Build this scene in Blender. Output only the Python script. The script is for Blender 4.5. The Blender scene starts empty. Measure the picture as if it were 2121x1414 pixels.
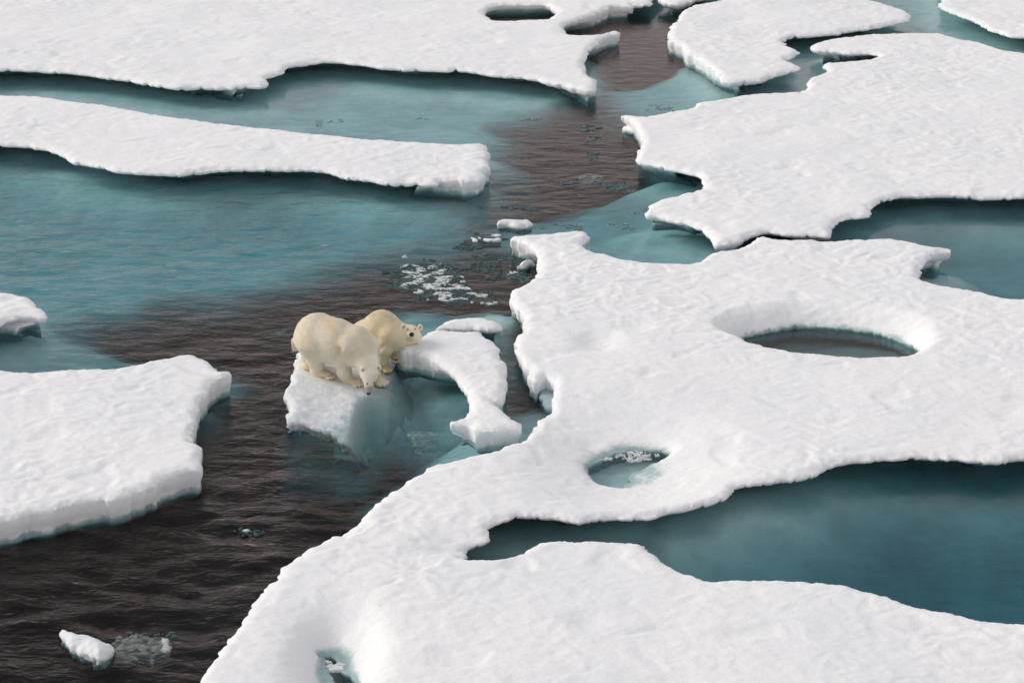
import bpy, math, random
import numpy as np
from mathutils import Vector

random.seed(7)
rng = np.random.default_rng(7)
scene = bpy.context.scene
col = scene.collection

# ------------------------------------------------------------------ camera
CAM_H, PITCH, HFOV = 16.5, math.radians(21.0), math.radians(26.0)
cam_data = bpy.data.cameras.new("camera")
cam_data.sensor_width = 36.0
cam_data.angle = HFOV
cam_data.clip_start, cam_data.clip_end = 0.5, 6000.0
cam = bpy.data.objects.new("camera", cam_data)
cam.location = (0, 0, CAM_H)
cam.rotation_euler = (math.pi / 2 - PITCH, 0, 0)
col.objects.link(cam)
scene.camera = cam

# ------------------------------------------------------------------ light
SUN_AZ, SUN_EL = math.radians(-78), math.radians(30)      # azimuth from +Y towards +X
world = bpy.data.worlds.new("World")
scene.world = world
world.use_nodes = True
wn, wl = world.node_tree.nodes, world.node_tree.links
bg = wn["Background"]
sky = wn.new("ShaderNodeTexSky")
sky.sky_type = 'NISHITA'
sky.sun_disc = False
sky.sun_elevation = SUN_EL
sky.sun_rotation = SUN_AZ
sky.dust_density = 4.0
sky.ozone_density = 0.6
# an even cloud layer over the blue sky: brighter towards the horizon, greyer overhead
tc = wn.new("ShaderNodeTexCoord")
sep = wn.new("ShaderNodeSeparateXYZ")
wl.new(tc.outputs["Generated"], sep.inputs[0])
ramp = wn.new("ShaderNodeValToRGB")
e = ramp.color_ramp.elements
e[0].position, e[0].color = 0.0, (12.0, 11.8, 11.8, 1)
e[1].position, e[1].color = 1.0, (4.3, 4.34, 4.55, 1)
m_ = e.new(0.22); m_.color = (9.2, 9.0, 9.05, 1)
m_ = e.new(0.38); m_.color = (5.1, 4.95, 5.0, 1)
m_ = e.new(0.52); m_.color = (4.1, 4.0, 4.05, 1)
wl.new(sep.outputs["Z"], ramp.inputs[0])
cmix = wn.new("ShaderNodeMixRGB")
cmix.inputs[0].default_value = 0.86
wl.new(sky.outputs[0], cmix.inputs[1])
wl.new(ramp.outputs[0], cmix.inputs[2])
wl.new(cmix.outputs[0], bg.inputs["Color"])
bg.inputs["Strength"].default_value = 0.10

sun_data = bpy.data.lights.new("sun", 'SUN')
sun_data.energy = 1.5
sun_data.angle = math.radians(24)
sun_data.color = (1.0, 0.95, 0.89)
sun = bpy.data.objects.new("sun", sun_data)
sdir = Vector((math.sin(SUN_AZ) * math.cos(SUN_EL), math.cos(SUN_AZ) * math.cos(SUN_EL), math.sin(SUN_EL)))
sun.rotation_euler = sdir.to_track_quat('Z', 'Y').to_euler()
col.objects.link(sun)

scene.view_settings.view_transform = 'Standard'
scene.view_settings.look = 'None'
scene.view_settings.gamma = 1.0
scene.view_settings.use_curve_mapping = False
scene.view_settings.exposure = 0.34
scene.cycles.use_denoising = True
scene.cycles.max_bounces = 8
scene.cycles.transparent_max_bounces = 16

# ------------------------------------------------------------------ helpers
F_PX, CX, CY = 1060.5 / math.tan(HFOV / 2), 1060.5, 707.0
cp, sp = math.cos(PITCH), math.sin(PITCH)

def ray(px, py):
    u, v = (np.asarray(px, float) - CX) / F_PX, (np.asarray(py, float) - CY) / F_PX
    d = np.stack([u, cp - v * sp, -sp - v * cp], -1)
    return d / np.linalg.norm(d, axis=-1, keepdims=True)

def at_z(px, py, z):
    d = ray(px, py)
    t = (np.asarray(z, float) - CAM_H) / d[..., 2]
    p = d * t[..., None] if np.ndim(t) else d * t
    p = np.array(p)
    p[..., 2] += CAM_H
    return p

def at_y(px, py, y):
    d = ray(px, py)
    p = d * (y / d[..., 1])
    return np.array([p[0], p[1], p[2] + CAM_H])

def to_px(P):
    x, y, z = P[..., 0], P[..., 1], P[..., 2] - CAM_H
    dep = y * cp - z * sp
    return CX + F_PX * x / dep, CY - F_PX * (y * sp + z * cp) / dep

def perlin(x, y, seed=0):
    xi, yi = np.floor(x).astype(np.int64), np.floor(y).astype(np.int64)
    xf, yf = x - xi, y - yi
    u, v = xf * xf * xf * (xf * (xf * 6 - 15) + 10), yf * yf * yf * (yf * (yf * 6 - 15) + 10)
    def g(ix, iy, dx, dy):
        h = (ix * 374761393 + iy * 668265263 + seed * 974634777) & 0xFFFFFFFF
        h = ((h ^ (h >> 13)) * 1274126177) & 0xFFFFFFFF
        a = ((h ^ (h >> 16)) & 0xFFFF) * (2 * math.pi / 65536)
        return np.cos(a) * dx + np.sin(a) * dy
    n0 = g(xi, yi, xf, yf) * (1 - u) + g(xi + 1, yi, xf - 1, yf) * u
    n1 = g(xi, yi + 1, xf, yf - 1) * (1 - u) + g(xi + 1, yi + 1, xf - 1, yf - 1) * u
    return (n0 * (1 - v) + n1 * v) * 1.5

def fbm(x, y, octs=4, seed=0, gain=0.5):
    s, a, f = 0, 1.0, 1.0
    for k in range(octs):
        s = s + a * perlin(x * f + 13.7 * k, y * f - 7.3 * k, seed + k)
        a *= gain; f *= 2.03
    return s

def smooth(a, b, x):
    t = np.clip((x - a) / (b - a), 0, 1)
    return t * t * (3 - 2 * t)

def polysmooth(pts, n=3):
    """Catmull-Rom through the traced outline (closed)."""
    p = np.asarray(pts, float)
    p0, p1, p2, p3 = np.roll(p, 1, 0), p, np.roll(p, -1, 0), np.roll(p, -2, 0)
    out = []
    for k in range(n):
        t = k / n
        c = 0.5 * ((2 * p1) + (-p0 + p2) * t + (2 * p0 - 5 * p1 + 4 * p2 - p3) * t * t + (-p0 + 3 * p1 - 3 * p2 + p3) * t ** 3)
        out.append(c)
    return np.stack(out, 1).reshape(-1, p.shape[1])

def sdf(Q, loops, want_idx=False):
    """signed distance (inside positive) of points Q (n,2) to closed loops [(m,2)]."""
    A = np.concatenate(loops).astype(np.float32)
    B = np.concatenate([np.roll(l, -1, 0) for l in loops]).astype(np.float32)
    D = B - A
    L2 = np.maximum((D ** 2).sum(1), 1e-9)
    out = np.empty(len(Q), np.float32)
    idx = np.empty(len(Q), np.int32)
    for s in range(0, len(Q), 6000):
        q = Q[s:s + 6000].astype(np.float32)
        ex, ey = q[:, 0:1] - A[:, 0], q[:, 1:2] - A[:, 1]
        t = np.clip((ex * D[:, 0] + ey * D[:, 1]) / L2, 0, 1)
        d2 = (ex - t * D[:, 0]) ** 2 + (ey - t * D[:, 1]) ** 2
        i = d2.argmin(1)
        dist = np.sqrt(d2[np.arange(len(q)), i])
        up = (A[:, 1] <= q[:, 1:2]) != (B[:, 1] <= q[:, 1:2])
        dy = np.where(D[:, 1] == 0, 1e-9, D[:, 1])
        cr = up & (q[:, 0:1] < A[:, 0] + (q[:, 1:2] - A[:, 1]) * D[:, 0] / dy)
        out[s:s + 6000] = np.where(cr.sum(1) % 2 == 1, dist, -dist)
        idx[s:s + 6000] = i
    return (out, idx) if want_idx else out

def mesh_obj(name, V, F, mat, parent=None, smooth_=True, attrs=None):
    """F is a list of integer arrays, each (n,3) or (n,4)."""
    me = bpy.data.meshes.new(name)
    F = [f for f in F if len(f)]
    nl = sum(f.size for f in F); nf = sum(len(f) for f in F)
    me.vertices.add(len(V))
    me.vertices.foreach_set("co", np.asarray(V, np.float32).ravel())
    me.loops.add(nl)
    me.loops.foreach_set("vertex_index", np.concatenate([f.ravel() for f in F]).astype(np.int32))
    tot = np.concatenate([np.full(len(f), f.shape[1], np.int32) for f in F])
    me.polygons.add(nf)
    me.polygons.foreach_set("loop_start", np.concatenate([[0], np.cumsum(tot)[:-1]]).astype(np.int32))
    me.polygons.foreach_set("loop_total", tot)
    me.polygons.foreach_set("use_smooth", np.full(nf, smooth_))
    me.update(calc_edges=True)
    me.validate()
    for k, a in (attrs or {}).items():
        a = np.asarray(a, np.float32)
        if a.ndim == 1:
            me.attributes.new(k, 'FLOAT', 'POINT').data.foreach_set("value", a)
        else:
            me.attributes.new(k, 'FLOAT_COLOR', 'POINT').data.foreach_set("color", np.concatenate([a, np.ones((len(a), 1), np.float32)], 1).ravel())
    if mat: me.materials.append(mat)
    o = bpy.data.objects.new(name, me)
    col.objects.link(o)
    if parent: o.parent = parent
    return o

def tag(o, label=None, cat=None, group=None, kind=None):
    for k, v in (("label", label), ("category", cat), ("group", group), ("kind", kind)):
        if v: o[k] = v
    return o

class NT:
    def __init__(self, name):
        self.m = bpy.data.materials.new(name); self.m.use_nodes = True
        self.t = self.m.node_tree; self.t.nodes.clear()
        self.out = self.n("ShaderNodeOutputMaterial")
    def n(self, kind, **kw):
        nd = self.t.nodes.new(kind)
        for k, v in kw.items():
            if k in nd.bl_rna.properties: setattr(nd, k, v)
            else: nd.inputs[k.replace('_', ' ')].default_value = v
        return nd
    def l(self, a, b): self.t.links.new(a, b)
    def math(self, op, a, b=None, c=None):
        nd = self.n("ShaderNodeMath", operation=op)
        for i, v in enumerate((a, b, c)):
            if v is None: continue
            if isinstance(v, (int, float)): nd.inputs[i].default_value = v
            else: self.l(v, nd.inputs[i])
        return nd.outputs[0]
    def mix(self, f, a, b):
        nd = self.n("ShaderNodeMixRGB")
        for i, v in enumerate((f, a, b)):
            if isinstance(v, (int, float)): nd.inputs[i].default_value = v
            elif isinstance(v, tuple): nd.inputs[i].default_value = (*v, 1)
            else: self.l(v, nd.inputs[i])
        return nd.outputs[0]
    def noise(self, vec, scale, detail=3.0, rough=0.5):
        nd = self.n("ShaderNodeTexNoise", Scale=scale, Detail=detail, Roughness=rough)
        self.l(vec, nd.inputs["Vector"])
        return nd.outputs["Fac"]
    def ramp(self, v, lo, hi):
        nd = self.n("ShaderNodeMapRange", interpolation_type='SMOOTHSTEP')
        self.l(v, nd.inputs[0]); nd.inputs[1].default_value = lo; nd.inputs[2].default_value = hi
        return nd.outputs[0]

# ------------------------------------------------------------------ materials
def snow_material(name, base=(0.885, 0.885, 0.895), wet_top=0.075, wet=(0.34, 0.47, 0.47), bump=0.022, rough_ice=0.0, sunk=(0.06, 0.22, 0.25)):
    t = NT(name)
    g = t.n("ShaderNodeNewGeometry")
    pos = g.outputs["Position"]
    sx = t.n("ShaderNodeSeparateXYZ"); t.l(pos, sx.inputs[0])
    n1 = t.noise(pos, 3.0, 5, 0.6)
    n2 = t.noise(pos, 14.0, 4, 0.6)
    n3 = t.noise(pos, 0.5, 3, 0.5)
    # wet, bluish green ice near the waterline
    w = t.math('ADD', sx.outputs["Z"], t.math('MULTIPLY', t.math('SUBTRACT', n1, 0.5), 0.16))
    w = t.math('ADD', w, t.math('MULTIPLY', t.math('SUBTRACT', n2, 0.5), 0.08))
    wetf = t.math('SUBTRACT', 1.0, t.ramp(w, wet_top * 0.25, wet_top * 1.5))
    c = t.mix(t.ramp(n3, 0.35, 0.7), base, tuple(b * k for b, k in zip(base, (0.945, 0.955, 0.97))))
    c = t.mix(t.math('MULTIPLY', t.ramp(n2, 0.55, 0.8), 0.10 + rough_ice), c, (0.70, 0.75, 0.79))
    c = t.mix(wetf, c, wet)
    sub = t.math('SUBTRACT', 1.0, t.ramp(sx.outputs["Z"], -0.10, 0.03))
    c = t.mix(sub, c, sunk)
    b = t.n("ShaderNodeBsdfPrincipled")
    t.l(c, b.inputs["Base Color"])
    t.l(t.math('SUBTRACT', 0.8, t.math('MULTIPLY', wetf, 0.45)), b.inputs["Roughness"])
    b.inputs["Specular IOR Level"].default_value = 0.25
    # snow grain: small hollows, longer across than deep
    mp = t.n("ShaderNodeMapping"); mp.inputs["Scale"].default_value = (0.75, 1.15, 1.0)
    t.l(pos, mp.inputs[0])
    h = t.math('ADD', t.math('MULTIPLY', t.noise(mp.outputs[0], 6.0, 5, 0.5), 1.0), t.math('MULTIPLY', t.noise(pos, 30.0, 3, 0.6), 0.25))
    bp = t.n("ShaderNodeBump", Strength=1.0, Distance=bump)
    t.l(h, bp.inputs["Height"])
    t.l(bp.outputs[0], b.inputs["Normal"])
    t.l(b.outputs[0], t.out.inputs[0])
    return t.m

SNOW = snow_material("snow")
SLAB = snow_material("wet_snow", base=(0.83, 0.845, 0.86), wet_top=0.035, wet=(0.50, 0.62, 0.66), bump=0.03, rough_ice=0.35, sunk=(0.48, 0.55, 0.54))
LEDGE = snow_material("grey_ice", base=(0.42, 0.50, 0.53), wet_top=0.12, wet=(0.22, 0.34, 0.36), bump=0.03)

def clear_ice_material(name, colr, alpha, rough=0.25):
    t = NT(name)
    g = t.n("ShaderNodeNewGeometry")
    n1 = t.noise(g.outputs["Position"], 9.0, 5, 0.65)
    b = t.n("ShaderNodeBsdfPrincipled", Roughness=rough)
    t.l(t.mix(n1, tuple(k * 0.6 for k in colr), tuple(min(1, k * 1.5) for k in colr)), b.inputs["Base Color"])
    tr = t.n("ShaderNodeBsdfTransparent")
    mx = t.n("ShaderNodeMixShader")
    t.l(t.math('MULTIPLY', t.ramp(n1, 0.3, 0.7), alpha), mx.inputs[0])
    t.l(tr.outputs[0], mx.inputs[1]); t.l(b.outputs[0], mx.inputs[2])
    t.l(mx.outputs[0], t.out.inputs[0])
    return t.m
CHUNK = snow_material("chunk_ice", base=(0.80, 0.82, 0.84), wet_top=0.04, wet=(0.5, 0.6, 0.62), bump=0.03, rough_ice=0.2)
CLEAR = clear_ice_material("clear_ice", (0.42, 0.44, 0.44), 0.36)
CLEAR_TEAL = clear_ice_material("clear_teal_ice", (0.20, 0.33, 0.34), 0.45)

def water_material():
    t = NT("sea_water")
    g = t.n("ShaderNodeNewGeometry")
    pos = g.outputs["Position"]
    at = t.n("ShaderNodeAttribute", attribute_name="chop")
    chop = at.outputs["Fac"]
    mp = t.n("ShaderNodeMapping"); mp.inputs["Scale"].default_value = (0.62, 1.0, 1.0); mp.inputs["Rotation"].default_value = (0, 0, 0.22)
    t.l(pos, mp.inputs[0])
    n1 = t.noise(mp.outputs[0], 2.6, 2.5, 0.5)
    n2 = t.noise(mp.outputs[0], 7.5, 3, 0.55)
    n3 = t.noise(mp.outputs[0], 24.0, 2, 0.5)
    # ridged wavelets
    r2 = t.math('SUBTRACT', 1.0, t.math('ABSOLUTE', t.math('SUBTRACT', t.math('MULTIPLY', n2, 2.0), 1.0)))
    h = t.math('ADD', t.math('MULTIPLY', n1, 0.06), t.math('ADD', t.math('MULTIPLY', r2, 0.014), t.math('MULTIPLY', n3, 0.005)))
    h = t.math('MULTIPLY', h, t.math('MINIMUM', chop, 0.95))
    bp = t.n("ShaderNodeBump", Strength=1.0, Distance=1.0)
    t.l(h, bp.inputs["Height"])
    fr = t.n("ShaderNodeFresnel", IOR=1.333)
    # light crossing from below is treated as the thin sheet it is here (rays are not bent)
    t.l(t.math('SUBTRACT', 1.333, t.math('MULTIPLY', g.outputs["Backfacing"], 1.333 - 1 / 1.333)), fr.inputs["IOR"])
    t.l(bp.outputs[0], fr.inputs["Normal"])
    gl = t.n("ShaderNodeBsdfGlossy", Roughness=0.04)
    gl.inputs["Color"].default_value = (0.66, 0.575, 0.555, 1)
    t.l(bp.outputs[0], gl.inputs["Normal"])
    tr = t.n("ShaderNodeBsdfTransparent")
    mx = t.n("ShaderNodeMixShader")
    t.l(fr.outputs[0], mx.inputs[0]); t.l(tr.outputs[0], mx.inputs[1]); t.l(gl.outputs[0], mx.inputs[2])
    t.l(mx.outputs[0], t.out.inputs["Surface"])
    ab = t.n("ShaderNodeVolumeAbsorption")
    ab.inputs["Color"].default_value = (0.38, 0.72, 0.765, 1)
    ab.inputs["Density"].default_value = 1.12
    t.l(ab.outputs[0], t.out.inputs["Volume"])
    return t.m
WATER = water_material()

def flat_material(name, c, rough=0.8, spec=0.3):
    t = NT(name)
    g = t.n("ShaderNodeNewGeometry")
    n = t.noise(g.outputs["Position"], 4.0, 4, 0.6)
    b = t.n("ShaderNodeBsdfPrincipled", Roughness=rough)
    b.inputs["Specular IOR Level"].default_value = spec
    t.l(t.mix(n, tuple(k * 0.85 for k in c), tuple(min(1, k * 1.1) for k in c)), b.inputs["Base Color"])
    t.l(b.outputs[0], t.out.inputs[0])
    return t.m
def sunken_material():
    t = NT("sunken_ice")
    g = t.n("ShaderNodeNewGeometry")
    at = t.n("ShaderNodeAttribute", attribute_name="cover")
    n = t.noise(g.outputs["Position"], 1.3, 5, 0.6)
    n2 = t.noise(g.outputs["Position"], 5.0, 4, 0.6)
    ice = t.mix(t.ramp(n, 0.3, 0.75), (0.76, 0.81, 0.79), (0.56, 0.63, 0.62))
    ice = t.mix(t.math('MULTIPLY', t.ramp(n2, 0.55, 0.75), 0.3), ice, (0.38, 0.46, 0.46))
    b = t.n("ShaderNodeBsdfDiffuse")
    t.l(t.mix(at.outputs["Fac"], (0.012, 0.010, 0.009), ice), b.inputs["Color"])  # near-black end paints in the light lost in deep water
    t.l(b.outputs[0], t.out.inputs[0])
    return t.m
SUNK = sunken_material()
DEEP = flat_material("deep_bottom", (0.02, 0.015, 0.012))
FLAKE_W = flat_material("slush_white", (0.80, 0.82, 0.83))
FLAKE_D = flat_material("slush_dark", (0.075, 0.125, 0.13), 0.5)

# ------------------------------------------------------------------ outlines (traced, in photo pixels)
L_, R_, B_ = -320, 2440, 1660
OUT = {}
OUT["A"] = [(L_,146),(0,150),(75,150),(130,154),(185,160),(240,168),(295,178),(340,184),(370,188),(420,187),(480,187),(525,185),(548,180),(554,172),(548,166),(562,160),(585,155),(592,146),(602,140),(640,137),(668,132),(700,133),(760,140),(830,148),(900,151),(960,151),(1015,159),(1069,164),(1113,171),(1157,180),(1195,188),(1229,190),(1233,170),(1217,159),(1213,145),(1211,131),(1220,118),(1245,101),(1279,83),(1280,71),(1270,68),(1255,70),(1222,73),(1190,74),(1172,69),(1166,63),(1170,53),(1201,52),(1234,51),(1242,44),(1267,37),(1305,30),(1309,23),(1306,18),(1332,15),(1349,12),(1351,4),(1362,-8),(1390,-60),(1400,-150),(L_,-150)]
OUT["A_pond"] = [(1004,34),(1031,27.5),(1080,26),(1124,26),(1150,31),(1152,36),(1124,41),(1069,44),(1031,42.5),(1012,39)]
OUT["B"] = [(L_,177),(-100,190),(0,197),(50,199),(100,203),(180,214),(260,226),(340,241),(420,251),(510,262),(600,271),(680,280),(780,289),(860,294),(930,299),(965,298),(1000,299),(1005,308),(1010,325),(1008,338),(1012,345),(1011,366),(1001,373),(998,391),(975,402),(955,403),(935,398),(913,392),(917,383),(900,388),(860,385),(800,385),(760,377),(720,372),(680,363),(640,358),(600,357),(550,357),(490,356),(440,359),(400,364),(360,366),(300,364),(260,360),(220,354),(180,346),(150,340),(130,328),(100,316),(60,309),(20,306),(-100,304),(L_,300)]
OUT["C"] = [(L_,760),(-100,762),(0,764),(32,769),(76,769),(127,767),(170,764),(238,761),(276,756),(314,747),(356,737),(389,732),(407,737),(424,747),(443,759),(456,770),(472,777),(478,785),(466,803),(448,815),(430,835),(414,852),(404,875),(398,905),(397,920),(414,925),(415,950),(413,997),(373,1022),(322,1048),(276,1067),(246,1080),(201,1078),(143,1091),(72,1108),(0,1131),(-100,1160),(L_,1200)]
OUT["D"] = [(L_,590),(-60,600),(0,605),(40,612),(60,616),(75,635),(98,654),(80,660),(50,661),(20,670),(0,680),(-60,692),(L_,720)]
OUT["E"] = [(1499,1),(1463,8),(1431,14),(1414,24),(1406,38),(1392,52),(1387,66),(1386,88),(1392,101),(1420,120),(1422,129),(1447,140),(1464,153),(1480,164),(1502,175),(1540,174),(1578,171),(1606,163),(1633,153),(1654,147),(1652,140),(1636,131),(1628,127),(1650,118),(1651,109),(1636,98),(1623,88),(1639,81),(1682,79),(1726,74),(1770,68),(1836,57),(1874,48),(1882,41),(1879,30),(1869,22),(1836,8),(1803,0),(1780,-20),(1700,-35),(1600,-40),(1520,-25)]
OUT["L"] = [(1367,-5),(1372,7),(1395,14),(1412,14),(1426,8),(1440,3),(1480,-1),(1500,-12),(1500,-40),(1420,-40)]
OUT["F"] = [(1953,0),(1945,11),(1951,19),(1978,33),(2016,46),(2038,60),(2066,72),(2093,79),(2121,82),(2220,88),(R_,96),(R_,-80),(1990,-80)]
OUT["G"] = [(1677,98),(1688,90),(1710,83),(1754,77),(1814,72),(1879,69),(1940,69),(1962,75),(1994,82),(2033,90),(2076,104),(2121,110),(2250,130),(R_,150),(R_,420),(2250,416),(2121,414),(2033,413),(1967,410),(1918,411),(1868,413),(1830,421),(1800,433),(1806,450),(1770,457),(1737,465),(1721,476),(1722,487),(1717,494),(1688,493),(1639,493),(1606,488),(1578,486),(1556,494),(1540,502),(1507,510),(1480,509),(1474,495),(1452,480),(1425,470),(1387,460),(1354,452),(1337,450),(1339,438),(1343,424),(1365,415),(1409,404),(1442,395),(1458,390),(1452,378),(1447,368),(1420,361),(1376,353),(1343,345),(1318,340),(1316,331),(1322,317),(1332,312),(1329,298),(1318,279),(1310,263),(1294,250),(1292,242),(1321,241),(1365,236),(1420,227),(1444,220),(1447,214),(1480,208),(1540,198),(1595,194),(1644,191),(1671,183),(1674,164),(1704,153),(1715,147),(1707,134),(1726,130),(1770,127),(1811,123),(1819,118),(1803,115),(1754,116),(1721,111),(1693,108)]
OUT["H"] = [(1578,489),(1596,493),(1632,496),(1653,495),(1695,497),(1736,496),(1814,495),(1850,496),(1902,505),(1934,513),(1962,518),(1965,523),(1944,530),(1923,540),(1910,556),(1902,572),(1899,579),(1934,587),(1980,596),(2032,605),(2089,616),(2121,619),(2250,636),(R_,655),(R_,975),(2250,962),(2121,956),(2089,959),(2032,961),(1980,957),(1902,956),(1850,958),(1799,961),(1752,966),(1722,972),(1707,980),(1674,992),(1633,1000),(1573,1007),(1526,1012),(1514,1022),(1502,1034),(1484,1040),(1425,1050),(1377,1062),(1335,1072),(1289,1073),(1240,1075),(1205,1082),(1190,1084),(1157,1079),(1115,1076),(1086,1075),(1050,1081),(1026,1089),(1013,1099),(1009,1120),(988,1127),(964,1132),(967,1144),(958,1151),(991,1156),(1032,1156),(1080,1145),(1104,1131),(1127,1120),(1151,1117),(1193,1120),(1246,1121),(1324,1124),(1335,1129),(1353,1147),(1371,1161),(1395,1176),(1419,1188),(1454,1199),(1490,1203),(1561,1202),(1609,1199),(1680,1204),(1740,1207),(1775,1218),(1835,1236),(1900,1255),(1960,1265),(2007,1276),(2061,1286),(2121,1292),(2250,1306),(R_,1325),(R_,B_),(330,B_),(350,1560),(390,1460),(413,1414),(426,1392),(443,1366),(460,1343),(477,1320),(492,1298),(502,1279),(513,1264),(524,1241),(538,1222),(558,1205),(577,1192),(588,1173),(611,1158),(634,1139),(656,1128),(687,1111),(702,1107),(711,1107),(720,1096),(739,1083),(751,1068),(762,1053),(781,1038),(803,1021),(834,1002),(850,988),(880,974),(905,959),(928,955),(956,948),(979,942),(1012,936),(1035,929),(1049,920),(1069,910),(1083,905),(1100,886),(1112,871),(1123,860),(1143,850),(1146,812),(1130,806),(1112,818),(1097,810),(1095,788),(1084,781),(1080,758),(1069,738),(1069,705),(1086,693),(1087,674),(1078,660),(1063,646),(1058,632),(1057,612),(1071,598),(1097,584),(1112,573),(1113,542),(1104,531),(1077,520),(1061,509),(1061,502),(1085,492),(1128,485),(1170,480),(1201,479),(1219,490),(1211,501),(1203,508),(1218,518),(1252,526),(1283,534),(1314,541),(1354,546),(1383,547),(1430,546),(1453,540),(1461,533),(1482,522),(1513,516),(1539,509),(1560,500),(1570,492)]
OUT["P1"] = [(1521,701),(1534,694),(1565,690),(1601,686),(1643,680),(1695,678),(1747,681),(1799,688),(1850,699),(1892,714),(1911,730),(1897,736),(1830,739),(1757,738),(1695,733),(1643,730),(1607,722),(1565,714),(1531,709)]
OUT["P2"] = [(1225,958),(1248,945),(1280,933),(1321,929),(1362,929),(1386,937),(1383,945),(1357,953),(1331,966),(1306,979),(1301,996),(1276,1006),(1240,998),(1223,983),(1217,967)]
OUT["P3"] = [(654,1349),(679,1347),(698,1354),(707,1366),(713,1381),(728,1396),(738,1411),(738,1440),(702,1440),(692,1402),(687,1388),(672,1373),(668,1358)]
OUT["I"] = [(817,719),(831,713),(860,712),(874,696),(894,685),(928,683),(962,686),(990,686),(1001,692),(1024,707),(1037,724),(1035,741),(1047,758),(1049,785),(1046,820),(1035,836),(1016,834),(1027,843),(1041,852),(1058,866),(1072,880),(1080,892),(1081,906),(1058,920),(1038,928),(1012,931),(982,925),(977,914),(964,900),(935,885),(947,877),(964,863),(974,843),(971,820),(956,804),(939,789),(916,778),(894,771),(865,765),(837,758),(829,747),(822,733)]
OUT["slab"] = [(629,741),(616,746),(611,775),(605,809),(598,824),(597,860),(600,880),(631,879),(662,884),(684,883),(710,896),(738,898),(768,872),(800,835),(850,800),(900,780),(910,760),(890,735),(850,715),(800,690),(740,690),(680,705)]
OUT["J"] = [(907,676),(928,664),(950,659),(996,657),(1024,665),(1041,676),(1038,685),(1012,689),(985,686),(950,685),(928,684),(909,682)]
CH = {
 "c1": [(1033,462),(1046,454),(1071,456),(1091,452),(1100,459),(1097,469),(1080,475),(1057,472),(1037,470)],
 "c2": [(972,488),(986,493),(991,499),(983,500),(976,493)],
 "c3": [(989,489),(1000,492),(1023,492),(1037,491),(1034,499),(1014,501),(1000,498)],
 "c4": [(1020,485),(1034,483),(1039,487),(1029,490)],
 "c5": [(1071,553),(1085,541),(1102,538),(1106,547),(1094,554),(1080,558)],
 "c6": [(128,1313),(150,1311),(179,1316),(207,1320),(232,1339),(223,1360),(207,1373),(186,1368),(160,1353),(138,1335)],
 "c7": [(236,1330),(246,1318),(262,1322),(280,1311),(305,1313),(318,1319),(330,1317),(346,1322),(350,1348),(330,1352),(312,1360),(290,1354),(262,1361),(240,1350)],
 "c8": [(1198,366),(1217,360),(1247,364),(1239,370),(1206,372)],
 "c9": [(844,898),(871,890),(904,897),(894,905),(860,907)],
 "c10": [(864,914),(877,911),(890,914),(877,920)],
 "c11": [(655,249),(665,246),(671,250),(662,252)],
}
OUT.update(CH)

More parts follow.
